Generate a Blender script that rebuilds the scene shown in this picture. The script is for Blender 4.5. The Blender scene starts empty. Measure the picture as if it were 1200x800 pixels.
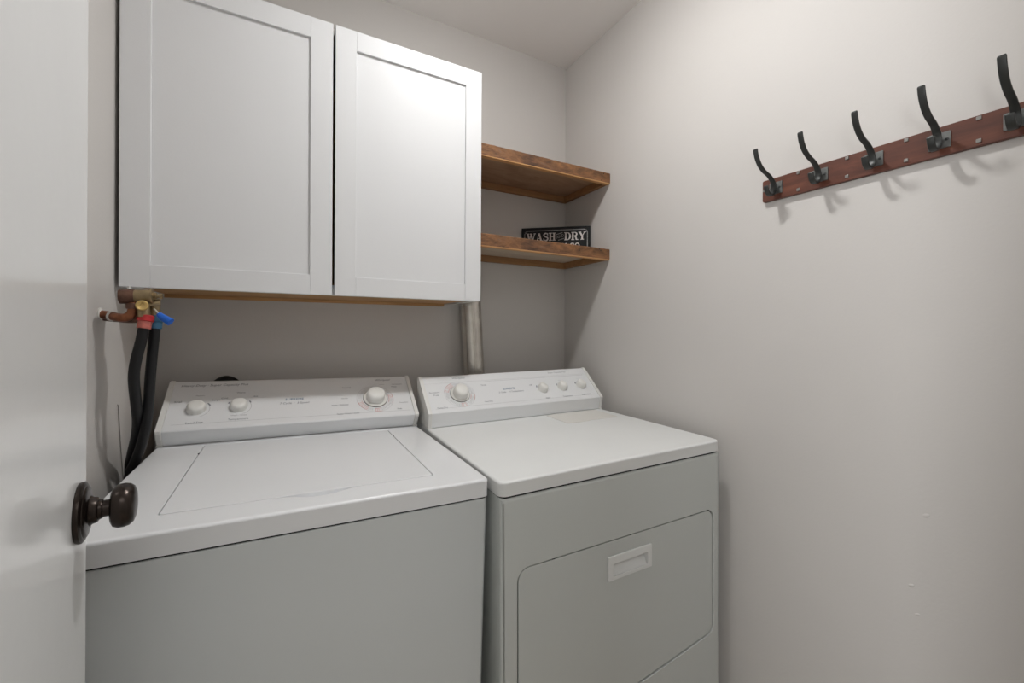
import bpy, bmesh, math, random
from mathutils import Vector, Matrix
random.seed(7)
R = math.radians
S = bpy.context.scene
COL = S.collection

# ------------------------------------------------------------------ camera
cam_data = bpy.data.cameras.new('camera')
cam = bpy.data.objects.new('camera', cam_data)
COL.objects.link(cam)
cam_data.sensor_width = 36.0
cam_data.lens = 36.0 * 484.11 / 1200.0
cam_data.shift_y = -13.68 / 1200.0
cam_data.clip_start = 0.01
CY, CP, CR = R(28.6305), R(-0.0683), R(0.3219)
_r = Vector((math.cos(CY), -math.sin(CY), 0)); _f = Vector((math.sin(CY), math.cos(CY), 0)); _u = Vector((0, 0, 1))
_f2 = _f*math.cos(CP) + _u*math.sin(CP); _u2 = _u*math.cos(CP) - _f*math.sin(CP)
_r3 = _r*math.cos(CR) + _u2*math.sin(CR); _u3 = _u2*math.cos(CR) - _r*math.sin(CR)
M = Matrix((( _r3.x, _u3.x, -_f2.x, -1.1514), (_r3.y, _u3.y, -_f2.y, -1.5919), (_r3.z, _u3.z, -_f2.z, 1.2418), (0, 0, 0, 1)))
cam.matrix_world = M
S.camera = cam

# ------------------------------------------------------------------ world, lights, exposure
world = bpy.data.worlds.new('world'); S.world = world; world.use_nodes = True
world.node_tree.nodes['Background'].inputs[0].default_value = (0.9, 0.93, 1.0, 1)
world.node_tree.nodes['Background'].inputs[1].default_value = 0.15
S.view_settings.view_transform = 'Standard'
S.view_settings.look = 'None'
S.view_settings.gamma = 1.0
S.view_settings.use_curve_mapping = False
S.view_settings.exposure = 0.03
BULB = 340.0         # emission strength of the ceiling dome lamp
HALL = 7.5          # unseen fill light added under the hall ceiling, watts
SIDE = 21.0          # unseen fill light added at the left of the hall, no window there, watts
def area(name, energy, sx, sy, col, loc, to):
    l = bpy.data.lights.new(name, 'AREA'); l.energy = energy; l.shape = 'RECTANGLE'; l.size = sx; l.size_y = sy; l.color = col
    o = bpy.data.objects.new(name, l); COL.objects.link(o); o.location = loc
    o.rotation_euler = (Vector(to) - Vector(loc)).to_track_quat('-Z', 'Y').to_euler()
area('hall_ceiling_fill', HALL, 1.2, 0.6, (0.97, 0.98, 1.0), (-0.95, -2.45, 2.42), (-0.95, -2.4501, 0))
area('hall_side_fill', SIDE, 0.5, 1.2, (0.97, 0.98, 1.0), (-2.1, -2.3, 1.35), (-0.3, -1.0, 1.0))

# ------------------------------------------------------------------ materials
def nt(name):
    m = bpy.data.materials.new(name); m.use_nodes = True
    t = m.node_tree
    return m, t, t.nodes['Principled BSDF']
def mat(name, col, rough=0.5, metal=0.0, coat=0.0, bump=0.0, bscale=60.0, var=0.0, vscale=4.0, emit=None, spec=0.5):
    m, t, p = nt(name)
    c = (*col, 1)
    p.inputs['Base Color'].default_value = c
    p.inputs['Roughness'].default_value = rough
    p.inputs['Metallic'].default_value = metal
    p.inputs['Coat Weight'].default_value = coat
    p.inputs['Coat Roughness'].default_value = 0.08
    p.inputs['Specular IOR Level'].default_value = spec
    tc = t.nodes.new('ShaderNodeTexCoord')
    if var:
        n = t.nodes.new('ShaderNodeTexNoise'); n.inputs['Scale'].default_value = vscale; n.inputs['Detail'].default_value = 5
        t.links.new(tc.outputs['Object'], n.inputs['Vector'])
        r = t.nodes.new('ShaderNodeValToRGB')
        r.color_ramp.elements[0].position = 0.3; r.color_ramp.elements[1].position = 0.7
        r.color_ramp.elements[0].color = (*[x*(1-var) for x in col], 1)
        r.color_ramp.elements[1].color = (*[min(1, x*(1+var)) for x in col], 1)
        t.links.new(n.outputs['Fac'], r.inputs['Fac']); t.links.new(r.outputs['Color'], p.inputs['Base Color'])
    if bump:
        n = t.nodes.new('ShaderNodeTexNoise'); n.inputs['Scale'].default_value = bscale; n.inputs['Detail'].default_value = 3
        t.links.new(tc.outputs['Object'], n.inputs['Vector'])
        b = t.nodes.new('ShaderNodeBump'); b.inputs['Strength'].default_value = bump; b.inputs['Distance'].default_value = 0.002
        t.links.new(n.outputs['Fac'], b.inputs['Height']); t.links.new(b.outputs['Normal'], p.inputs['Normal'])
    if emit:
        p.inputs['Emission Color'].default_value = (*emit[0], 1); p.inputs['Emission Strength'].default_value = emit[1]
    return m
def wood(name, cols, scale=(3, 60, 60), rough=0.6, bump=0.35, blot=0.0, dist=0.5):
    m, t, p = nt(name)
    tc = t.nodes.new('ShaderNodeTexCoord'); mp = t.nodes.new('ShaderNodeMapping')
    mp.inputs['Scale'].default_value = scale
    t.links.new(tc.outputs['Object'], mp.inputs['Vector'])
    n = t.nodes.new('ShaderNodeTexNoise'); n.inputs['Scale'].default_value = 1.0; n.inputs['Detail'].default_value = 8; n.inputs['Roughness'].default_value = 0.65; n.inputs['Distortion'].default_value = dist
    t.links.new(mp.outputs[0], n.inputs['Vector'])
    r = t.nodes.new('ShaderNodeValToRGB')
    el = r.color_ramp.elements
    while len(el) < len(cols): el.new(0.5)
    for i, c in enumerate(cols):
        el[i].position = 0.28 + 0.44*i/(len(cols)-1); el[i].color = (*c, 1)
    t.links.new(n.outputs['Fac'], r.inputs['Fac'])
    out = r.outputs['Color']
    if blot:
        n2 = t.nodes.new('ShaderNodeTexNoise'); n2.inputs['Scale'].default_value = 9; n2.inputs['Detail'].default_value = 4
        t.links.new(tc.outputs['Object'], n2.inputs['Vector'])
        r2 = t.nodes.new('ShaderNodeValToRGB'); r2.color_ramp.elements[0].position = 0.35; r2.color_ramp.elements[1].position = 0.62
        r2.color_ramp.elements[0].color = (1-blot, 1-blot, 1-blot*0.8, 1); r2.color_ramp.elements[1].color = (1, 1, 1, 1)
        t.links.new(n2.outputs['Fac'], r2.inputs['Fac'])
        mx = t.nodes.new('ShaderNodeMix'); mx.data_type = 'RGBA'; mx.blend_type = 'MULTIPLY'; mx.inputs[0].default_value = 1
        t.links.new(out, mx.inputs[6]); t.links.new(r2.outputs['Color'], mx.inputs[7]); out = mx.outputs[2]
    t.links.new(out, p.inputs['Base Color'])
    b = t.nodes.new('ShaderNodeBump'); b.inputs['Strength'].default_value = bump; b.inputs['Distance'].default_value = 0.002
    t.links.new(n.outputs['Fac'], b.inputs['Height']); t.links.new(b.outputs['Normal'], p.inputs['Normal'])
    p.inputs['Roughness'].default_value = rough
    return m

WALL = mat('wall_paint', (0.62, 0.595, 0.57), 0.62, bump=0.12, bscale=140, var=0.012, vscale=3)
CEIL = mat('ceiling_paint', (0.90, 0.88, 0.865), 0.9, bump=0.1, bscale=160)
TRIM = mat('trim_paint', (0.74, 0.74, 0.73), 0.35)
FLOOR = wood('floor_wood', [(0.40, 0.34, 0.28), (0.50, 0.43, 0.36), (0.55, 0.48, 0.41)], (30, 2, 30), 0.45)
DOORP = mat('door_paint', (0.86, 0.865, 0.86), 0.22, coat=0.25, bump=0.12, bscale=14)
CAB = mat('cabinet_paint', (0.77, 0.775, 0.785), 0.48, spec=0.32, bump=0.05, bscale=200)
CABIN = mat('cabinet_side', (0.72, 0.71, 0.69), 0.5)
PINE = wood('raw_pine', [(0.42, 0.22, 0.09), (0.55, 0.31, 0.13), (0.62, 0.37, 0.17)], (3, 40, 40), 0.6)
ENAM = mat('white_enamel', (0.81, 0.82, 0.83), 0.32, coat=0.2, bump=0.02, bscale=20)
ENAM_B = mat('white_enamel_front_shaded', (0.655, 0.685, 0.685), 0.30, coat=0.1, bump=0.02, bscale=30)  # darker copy of the white enamel, the front's shade put into the colour
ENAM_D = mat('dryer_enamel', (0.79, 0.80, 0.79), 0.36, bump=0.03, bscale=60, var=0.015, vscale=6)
ENAM_DB = mat('dryer_enamel_front_shaded', (0.60, 0.625, 0.605), 0.36, coat=0.05, bump=0.02, bscale=30)  # dryer enamel darkened for its front, shade carried by the colour
CONS = mat('console_enamel', (0.79, 0.80, 0.81), 0.3, coat=0.1)
ENDC = mat('console_end_plastic', (0.77, 0.765, 0.74), 0.42)
KNOB = mat('knob_plastic', (0.80, 0.795, 0.76), 0.35)
CREAM = mat('lint_door_plastic', (0.75, 0.735, 0.695), 0.5)
SEAM = mat('dark_gap', (0.02, 0.02, 0.02), 0.8)
RUB = mat('black_rubber', (0.010, 0.010, 0.011), 0.45, spec=0.3, bump=0.15, bscale=120)
INK = mat('grey_print', (0.22, 0.23, 0.26), 0.6)
INKB = mat('blue_print', (0.06, 0.14, 0.26), 0.6)
INKR = mat('red_print', (0.62, 0.25, 0.22), 0.6)
INKP = mat('pale_print', (0.40, 0.40, 0.41), 0.6)
CHROME = mat('dial_rim', (0.25, 0.24, 0.22), 0.3, metal=0.6)
BRONZE = mat('oil_rubbed_bronze', (0.030, 0.022, 0.018), 0.27, metal=0.75, spec=0.6, var=0.25, vscale=30)
PEWTER = mat('dark_pewter', (0.05, 0.052, 0.05), 0.42, metal=0.55)
PLATE = mat('pewter_plate', (0.17, 0.175, 0.17), 0.45, metal=0.7, var=0.15, vscale=90)
STUD = mat('stud_nickel', (0.25, 0.24, 0.225), 0.45, metal=0.6)
MAHOG = wood('mahogany', [(0.060, 0.018, 0.010), (0.115, 0.034, 0.018), (0.175, 0.058, 0.028)], (30, 5, 30), 0.5, 0.12)
BARN = wood('barn_wood', [(0.065, 0.032, 0.017), (0.165, 0.077, 0.034), (0.31, 0.142, 0.056), (0.215, 0.140, 0.092)], (16, 70, 45), 0.75, 0.9, blot=0.55)
BARNE = wood('shelf_edge_pine', [(0.45, 0.22, 0.085), (0.60, 0.32, 0.13), (0.66, 0.38, 0.17)], (4, 40, 40), 0.6)
CLEAT = wood('shelf_cleat', [(0.24, 0.115, 0.045), (0.34, 0.175, 0.075), (0.42, 0.23, 0.10)], (4, 30, 30), 0.65)
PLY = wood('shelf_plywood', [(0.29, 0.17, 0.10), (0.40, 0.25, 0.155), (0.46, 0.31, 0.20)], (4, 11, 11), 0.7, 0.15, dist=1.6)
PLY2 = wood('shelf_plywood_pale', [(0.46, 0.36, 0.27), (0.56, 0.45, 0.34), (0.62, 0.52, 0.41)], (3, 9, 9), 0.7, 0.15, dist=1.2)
BRASS = mat('aged_brass', (0.34, 0.26, 0.15), 0.4, metal=0.85, var=0.25, vscale=60, bump=0.2, bscale=150)
BRASSB = mat('brass_hub', (0.70, 0.50, 0.20), 0.3, metal=0.9)
COPPER = mat('copper_pipe', (0.26, 0.10, 0.05), 0.42, metal=0.8, var=0.4, vscale=70, bump=0.3, bscale=120)
COPPERD = mat('tarnished_copper', (0.16, 0.085, 0.06), 0.5, metal=0.7, var=0.35, vscale=60, bump=0.4, bscale=100)
SOLDER = mat('white_plaster', (0.68, 0.66, 0.62), 0.8, bump=0.6, bscale=200)
REDP = mat('red_coupling', (0.50, 0.025, 0.028), 0.4)
REDF = mat('faded_red_ring', (0.50, 0.14, 0.11), 0.5, var=0.2, vscale=120)
BLUEP = mat('blue_coupling', (0.04, 0.13, 0.22), 0.4)
BLUEL = mat('blue_lever', (0.01, 0.13, 0.62), 0.3)
STEEL = mat('steel', (0.62, 0.62, 0.60), 0.3, metal=0.9)
GALV = mat('galvanised_steel', (0.66, 0.63, 0.58), 0.24, metal=0.92, var=0.12, vscale=25)
SIGNB = mat('sign_black', (0.008, 0.008, 0.009), 0.5, spec=0.25)
SIGNG = mat('sign_line_grey', (0.30, 0.29, 0.29), 0.5, var=0.3, vscale=120)
SIGNW = mat('sign_letter_white', (0.62, 0.58, 0.56), 0.5, var=0.12, vscale=160)
CORD = mat('grey_cord', (0.30, 0.28, 0.26), 0.6)
BULBM = mat('frosted_bulb', (1, 1, 1), 0.5, emit=((1.0, 0.995, 0.985), BULB))
PORC = mat('porcelain', (0.8, 0.8, 0.78), 0.3)
HALLW = mat('hall_paint', (0.66, 0.65, 0.62), 0.8)

# ------------------------------------------------------------------ helpers
def to_obj(name, bm, m, parent=None, smooth=35, mw=None):
    me = bpy.data.meshes.new(name)
    bmesh.ops.recalc_face_normals(bm, faces=bm.faces)
    if mw is not None: bm.transform(mw)
    bm.to_mesh(me); bm.free()
    me.materials.append(m)
    if smooth:
        me.shade_smooth(); me.set_sharp_from_angle(angle=R(smooth))
    o = bpy.data.objects.new(name, me); COL.objects.link(o)
    if smooth and len(me.polygons) > 1:
        wn = o.modifiers.new('weighted_normals', 'WEIGHTED_NORMAL'); wn.keep_sharp = True; wn.weight = 80
    if parent is not None: o.parent = parent
    return o
def tag(o, label=None, cat=None, group=None, kind=None):
    if label: o['label'] = label
    if cat: o['category'] = cat
    if group: o['group'] = group
    if kind: o['kind'] = kind
    return o
def empty(name, loc, label=None, cat=None, group=None, mw=None):
    o = bpy.data.objects.new(name, None); COL.objects.link(o)
    o.empty_display_size = 0.05
    if mw is not None: o.matrix_world = mw
    else: o.location = loc
    return tag(o, label, cat, group)
def merge(bm, t, mw=None):
    if mw is not None: t.transform(mw)
    me = bpy.data.meshes.new('tmp'); t.to_mesh(me); t.free(); bm.from_mesh(me); bpy.data.meshes.remove(me)
    return bm
def box(x0, x1, y0, y1, z0, z1, r=0.0, seg=2, bm=None, mw=None):
    t = bmesh.new(); bmesh.ops.create_cube(t, size=1)
    for v in t.verts: v.co = Vector(((x0+x1)/2 + v.co.x*(x1-x0), (y0+y1)/2 + v.co.y*(y1-y0), (z0+z1)/2 + v.co.z*(z1-z0)))
    if r > 0: bmesh.ops.bevel(t, geom=t.edges[:], offset=r, segments=seg, profile=0.5, affect='EDGES')
    return merge(bm if bm is not None else bmesh.new(), t, mw)
def rrect(x0, x1, y0, y1, rad, n=5):
    """rounded rectangle loop; rad = one radius or four (bottom-left, bottom-right, top-right, top-left)"""
    if not isinstance(rad, (tuple, list)): rad = (rad,)*4
    P = []
    for (cx, cy, sx, sy, a0, r) in ((x0, y0, 1, 1, 180, rad[0]), (x1, y0, -1, 1, 270, rad[1]), (x1, y1, -1, -1, 0, rad[2]), (x0, y1, 1, -1, 90, rad[3])):
        r = max(r, 1e-5)
        for k in range(n+1):
            a = R(a0 + 90*k/n); P.append((cx + sx*r + r*math.cos(a), cy + sy*r + r*math.sin(a)))
    return P
def inset_loop(P, d):
    """shrink (d>0) a counter-clockwise loop"""
    n = len(P); out = []
    for i in range(n):
        a, b, c = Vector(P[i-1]), Vector(P[i]), Vector(P[(i+1) % n])
        e1 = (b-a); e2 = (c-b)
        if e1.length < 1e-7: e1 = e2
        if e2.length < 1e-7: e2 = e1
        n1 = Vector((-e1.y, e1.x)).normalized(); n2 = Vector((-e2.y, e2.x)).normalized()
        m = (n1+n2); m = m.normalized() if m.length > 1e-6 else n1
        k = d/max(0.35, m.dot(n1)); out.append((b.x+m.x*k, b.y+m.y*k))
    return out
def loops_mesh(rings, cap0=True, cap1=True):
    """rings: list of equal-length 3-D loops"""
    bm = bmesh.new(); V = [[bm.verts.new(p) for p in r] for r in rings]
    n = len(rings[0])
    for a, b in zip(V, V[1:]):
        for i in range(n): bm.faces.new((a[i], a[(i+1) % n], b[(i+1) % n], b[i]))
    if cap0: bm.faces.new(V[0])
    if cap1: bm.faces.new(V[-1])
    return bm
def slab(P, z0, z1, e=0.002, seg=3, both=False):
    """prism from loop P (x,y) between z0 and z1, top edge rounded with radius e"""
    rings = []
    if both:
        for k in range(seg+1):
            a = R(90*k/seg); q = inset_loop(P, e*(1-math.sin(a))); rings.append([(x, y, z0+e*(1-math.cos(a))) for x, y in q])
    else: rings.append([(x, y, z0) for x, y in P])
    for k in range(seg+1):
        a = R(90*k/seg); q = inset_loop(P, e*(1-math.cos(a))); rings.append([(x, y, z1-e*(1-math.sin(a))) for x, y in q])
    return loops_mesh(rings)
def plate_hole(P, H, z0, z1, depth, e=0.002, eh=0.001, seg=3, floor=True):
    """slab of outline P with a pocket of outline H, pocket floor at z1-depth"""
    bm = bmesh.new()
    def ring(L): return [bm.verts.new(p) for p in L]
    def br(a, b):
        n = len(a)
        for i in range(n): bm.faces.new((a[i], a[(i+1) % n], b[(i+1) % n], b[i]))
    a = ring([(x, y, z0) for x, y in P])
    if floor: bm.faces.new(a)
    for k in range(seg+1):
        t = R(90*k/seg); q = inset_loop(P, e*(1-math.cos(t))); b = ring([(x, y, z1-e*(1-math.sin(t))) for x, y in q]); br(a, b); a = b
    outer = a
    h0 = ring([(x, y, z1) for x, y in inset_loop(H, -eh)]); inner = h0
    a = h0
    for k in range(1, seg+1):
        t = R(90*k/seg); b = ring([(x, y, z1-eh*(1-math.cos(t))) for x, y in inset_loop(H, -eh*(1-math.sin(t)))]); br(a, b); a = b
    b = ring([(x, y, z1-depth) for x, y in H]); br(a, b)
    if floor: bm.faces.new(b)
    E = []
    for L in (outer, inner):
        for i in range(len(L)):
            E.append(bm.edges.get((L[i], L[(i+1) % len(L)])) or bm.edges.new((L[i], L[(i+1) % len(L)])))
    bmesh.ops.triangle_fill(bm, use_beauty=True, use_dissolve=False, edges=E)
    return bm
def lathe(prof, n=32, mw=None, sx=1.0):
    """prof: (radius, height) pairs, about z"""
    bm = bmesh.new(); rings = []
    for r, h in prof:
        rings.append([bm.verts.new((max(r, 1e-5)*math.cos(2*math.pi*k/n)*sx, max(r, 1e-5)*math.sin(2*math.pi*k/n), h)) for k in range(n)])
    for a, b in zip(rings, rings[1:]):
        for k in range(n): bm.faces.new((a[k], a[(k+1) % n], b[(k+1) % n], b[k]))
    bm.faces.new(rings[0]); bm.faces.new(rings[-1])
    if mw is not None: bm.transform(mw)
    return bm
def axis_m(p, d):
    """matrix placing +z along d at p"""
    return Matrix.Translation(p) @ Vector(d).to_track_quat('Z', 'Y').to_matrix().to_4x4()
def spline(pts, k=8):
    pts = [Vector(p) for p in pts]; P = [pts[0]*2-pts[1]] + pts + [pts[-1]*2-pts[-2]]; out = []
    for i in range(1, len(P)-2):
        for j in range(k):
            t = j/k; a, b, c, d = P[i-1], P[i], P[i+1], P[i+2]
            out.append(0.5*((2*b) + (c-a)*t + (2*a-5*b+4*c-d)*t*t + (3*b-a-3*c+d)*t**3))
    out.append(pts[-1]); return out
def tube(pts, r, n=14, smooth_k=8, rads=None):
    P = spline(pts, smooth_k) if smooth_k else [Vector(p) for p in pts]
    bm = bmesh.new(); rings = []; up = None
    for i, p in enumerate(P):
        d = (P[min(i+1, len(P)-1)] - P[max(i-1, 0)]).normalized()
        if up is None: up = d.orthogonal().normalized()
        up = (up - d*up.dot(d)).normalized(); s = d.cross(up)
        rr = r if rads is None else rads(i/(len(P)-1))
        rings.append([bm.verts.new(p + up*rr*math.cos(2*math.pi*k/n) + s*rr*math.sin(2*math.pi*k/n)) for k in range(n)])
    for a, b in zip(rings, rings[1:]):
        for k in range(n): bm.faces.new((a[k], a[(k+1) % n], b[(k+1) % n], b[k]))
    bm.faces.new(rings[0]); bm.faces.new(rings[-1])
    return bm
def text_bm(txt, size, ax='CENTER', extrude=0.00015, shear=0.0):
    cu = bpy.data.curves.new('t', 'FONT'); cu.body = txt; cu.size = size; cu.align_x = ax; cu.align_y = 'CENTER'; cu.extrude = extrude; cu.shear = shear
    cu.resolution_u = 2
    o = bpy.data.objects.new('t', cu); me = bpy.data.meshes.new_from_object(o)
    bm = bmesh.new(); bm.from_mesh(me); bpy.data.objects.remove(o); bpy.data.curves.remove(cu); bpy.data.meshes.remove(me)
    return bm
def struct(name, bm, m, parent=None, smooth=None):
    o = to_obj(name, bm, m, parent, smooth)
    if parent is None: o['kind'] = 'structure'
    return o

# ------------------------------------------------------------------ room shell
XL, YF, H = -1.498, -1.635, 2.4676
struct('floor', box(XL-0.1, 0.1, YF-0.12, 0.1, -0.05, 0), FLOOR)
struct('ceiling', box(XL-0.1, 0.1, YF-0.12, 0.1, H, H+0.05), CEIL)
wb = struct('wall_back', box(XL-0.1, 0.1, 0.0, 0.1, 0, H), WALL)
wr = struct('wall_right', box(0.0, 0.1, YF-0.12, 0.0, 0, H), WALL)
wl = struct('wall_left', box(XL-0.1, XL, YF-0.12, 0.0, 0, H), WALL)
DX0, DX1, DH = -1.295, -0.60, 2.06
b = box(XL, DX0, YF-0.12, YF, 0, H); box(DX1, 0, YF-0.12, YF, 0, H, bm=b); box(DX0, DX1, YF-0.12, YF, DH, H, bm=b)
struct('wall_front', b, WALL)
b = box(DX0, DX0+0.018, YF-0.125, YF+0.005, 0, DH); box(DX1-0.018, DX1, YF-0.125, YF+0.005, 0, DH, bm=b); box(DX0, DX1, YF-0.125, YF+0.005, DH-0.018, DH, bm=b)
struct('trim_1', b, TRIM)
b = box(DX0-0.06, DX0+0.004, YF, YF+0.014, 0, DH+0.06, 0.003); box(DX1-0.004, DX1+0.06, YF, YF+0.014, 0, DH+0.06, 0.003, bm=b); box(DX0-0.06, DX1+0.06, YF, YF+0.014, DH-0.004, DH+0.06, 0.003, bm=b)
struct('trim_2', b, TRIM)
struct('baseboard_back', box(XL, 0, -0.013, 0, 0, 0.10, 0.003), TRIM)
struct('baseboard_right', box(-0.013, 0, YF+0.016, -0.83, 0, 0.10, 0.003), TRIM)
struct('baseboard_left', box(XL, XL+0.013, YF+0.016, -0.80, 0, 0.10, 0.003), TRIM)
# hall beyond the doorway, behind the camera
b = box(-2.2, 0.9, -3.2, -3.1, 0, H); box(-2.3, -2.2, -3.2, YF-0.12, 0, H, bm=b); box(0.9, 1.0, -3.2, YF-0.12, 0, H, bm=b)
box(-2.2, XL-0.1, YF-0.12, YF-0.02, 0, H, bm=b); box(0.1, 0.9, YF-0.12, YF-0.02, 0, H, bm=b)
struct('wall_hall', b, HALLW)
struct('floor_hall', box(-2.3, 1.0, -3.2, YF-0.12, -0.05, 0), FLOOR)
struct('ceiling_hall', box(-2.3, 1.0, -3.2, YF-0.12, H, H+0.05), CEIL)
# plaster blemishes on the right wall
for y, z, s in ((-1.257, 0.865, 1.0), (-1.235, 0.71, 0.8), (-1.245, 0.655, 0.7)):
    t = lathe([(0.0, 0.0012), (0.003, 0.001), (0.0045, 0.0004), (0.005, -0.0002)], 10)
    t.transform(Matrix.Translation((0, y, z)) @ Matrix.Rotation(R(-90), 4, 'Y') @ Matrix.Rotation(R(30), 4, 'Z') @ Matrix.Diagonal((s*0.8, s*1.4, 0.9, 1)))
    to_obj('plaster_bump', t, WALL, wr)

# ceiling lamp over the machines (out of view, lights the room)
lamp = empty('ceiling_lamp', (-0.635, -0.84, H), 'shallow frosted dome lamp flush on the ceiling above the machines', 'lamp')
to_obj('lamp_base', lathe([(0.0, 0.0), (0.062, 0.0), (0.064, -0.006), (0.058, -0.014), (0.0, -0.014)], 32), PORC, lamp)
to_obj('diffuser', lathe([(0.052, -0.0145)] + [(0.050*math.cos(R(a)), -0.015-0.014*math.sin(R(a))) for a in range(0, 91, 10)], 32), BULBM, lamp)

# ------------------------------------------------------------------ the open door
DN = Vector((0.9895, 0.1444, 0)); DD = Vector((-0.1444, 0.9895, 0))
door_o = Vector((-1.358, -0.9445, 1.0303))
DM = Matrix(((DD.x, DN.x, 0, door_o.x), (DD.y, DN.y, 0, door_o.y), (0, 0, 1, 0), (0, 0, 0, 1)))   # x along the leaf, y out of its face
# leaf: x from hinge (-0.62) to latch edge (+0.040)
door = to_obj('door_1', box(-0.62, 0.040, -0.035, 0.0, 0.012, 2.04, 0.0015, 2), DOORP, None, 35)
door.matrix_world = DM; door['kind'] = 'structure'
kz = 1.0303
def kn(name, prof, m, parent, n=40):
    t = lathe(prof, n); t.transform(Matrix.Translation((0, 0, kz)) @ Matrix.Rotation(R(-90), 4, 'X'))
    return to_obj(name, t, m, parent)
dk = kn('door_knob', [(0.006, 0.0), (0.0115, 0.0015), (0.0118, 0.0165), (0.0105, 0.020), (0.0095, 0.0205), (0.0095, 0.0275), (0.012, 0.028), (0.0185, 0.0272), (0.0225, 0.0292), (0.0248, 0.0335), (0.0250, 0.0385), (0.0238, 0.0435), (0.0205, 0.0472), (0.0145, 0.0492), (0.007, 0.0500), (0.0, 0.0502)], BRONZE, door)
tag(dk, 'dark oil-rubbed bronze door knob with round rose')
kn('knob_rose', [(0.0330, 0.0), (0.0338, 0.002), (0.0335, 0.0045), (0.0305, 0.0062), (0.0290, 0.0064), (0.0275, 0.0078), (0.0235, 0.0088), (0.017, 0.0098), (0.0148, 0.0122), (0.0142, 0.0150), (0.0128, 0.0168), (0.0100, 0.0172), (0.0, 0.0172)], BRONZE, dk)
to_obj('latch_plate', box(0.0398, 0.0412, -0.029, -0.006, kz-0.028, kz+0.028, 0.0004), BRONZE, door)
for z in (0.25, 1.03, 1.80):
    to_obj('hinge', lathe([(0.0, -0.046), (0.0065, -0.045), (0.0065, 0.045), (0.0, 0.046)], 14, Matrix.Translation((-0.626, -0.004, z))), BRONZE, door)

# ------------------------------------------------------------------ wall cabinet
cab = empty('wall_cabinet', (-1.0364, 0, 1.3353), 'white two-door shaker wall cabinet hung above the washer and dryer', 'cabinet')
ox, oz = 1.0364, -1.3353
X0, X1, ZB, ZT = -1.4907, -0.582, 1.3353, 2.098
def cb(x0, x1, y0, y1, z0, z1, r=0.0): return box(x0+ox, x1+ox, y0, y1, z0+oz, z1+oz, r)
to_obj('side_panel', cb(X0+0.001, X0+0.019, -0.309, -0.001, ZB+0.001, ZT-0.002), CABIN, cab)
to_obj('side_panel', cb(X1-0.019, X1-0.001, -0.309, -0.001, ZB+0.001, ZT-0.002), CABIN, cab)
to_obj('top_panel', cb(X0+0.0195, X1-0.0195, -0.309, -0.001, ZT-0.020, ZT-0.002), CABIN, cab)
tag(to_obj('bottom_panel', cb(X0+0.0195, X1-0.0195, -0.289, -0.001, ZB+0.006, ZB+0.022), PINE, cab), 'raw orange pine underside')
to_obj('back_panel', cb(X0+0.0195, X1-0.0195, -0.010, -0.001, ZB+0.022, ZT-0.020), PINE, cab)
to_obj('face_frame', cb(X0+0.0195, X1-0.0195, -0.309, -0.290, ZB+0.001, ZB+0.030, 0.001), CAB, cab)
to_obj('hanging_rail', cb(X0+0.0195, X1-0.0195, -0.018, -0.001, ZB-0.004, ZB+0.0055), PINE, cab)
XM = -1.0362
for (a, c, si, so) in ((X0+0.001, XM-0.0035, 0.055, 0.058), (XM+0.0035, X1-0.0005, 0.058, 0.057)):
    d = empty('cabinet_door', (0, 0, 0)); d.parent = cab
    z0, z1 = ZB, ZT-0.001; sw = 0.056; rb = 0.054
    to_obj('stile', cb(a, a+sw, -0.330, -0.3105, z0, z1, 0.0012), CAB, d)
    to_obj('stile', cb(c-sw, c, -0.330, -0.3105, z0, z1, 0.0012), CAB, d)
    to_obj('rail', cb(a+sw+0.0001, c-sw-0.0001, -0.3299, -0.3105, z0, z0+rb, 0.0008), CAB, d)
    to_obj('rail', cb(a+sw+0.0001, c-sw-0.0001, -0.3299, -0.3105, z1-rb-0.002, z1, 0.0008), CAB, d)
    to_obj('door_panel', cb(a+sw-0.003, c-sw+0.003, -0.3235, -0.313, z0+rb-0.003, z1-rb+0.001), CAB, d)
    for z in (z0+0.09, z1-0.09):
        hx = a+0.02 if a < -1.2 else c-0.02
        to_obj('hinge', cb(hx-0.014, hx+0.014, -0.3104, -0.3098, z-0.02, z+0.02), STEEL, d)

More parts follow.
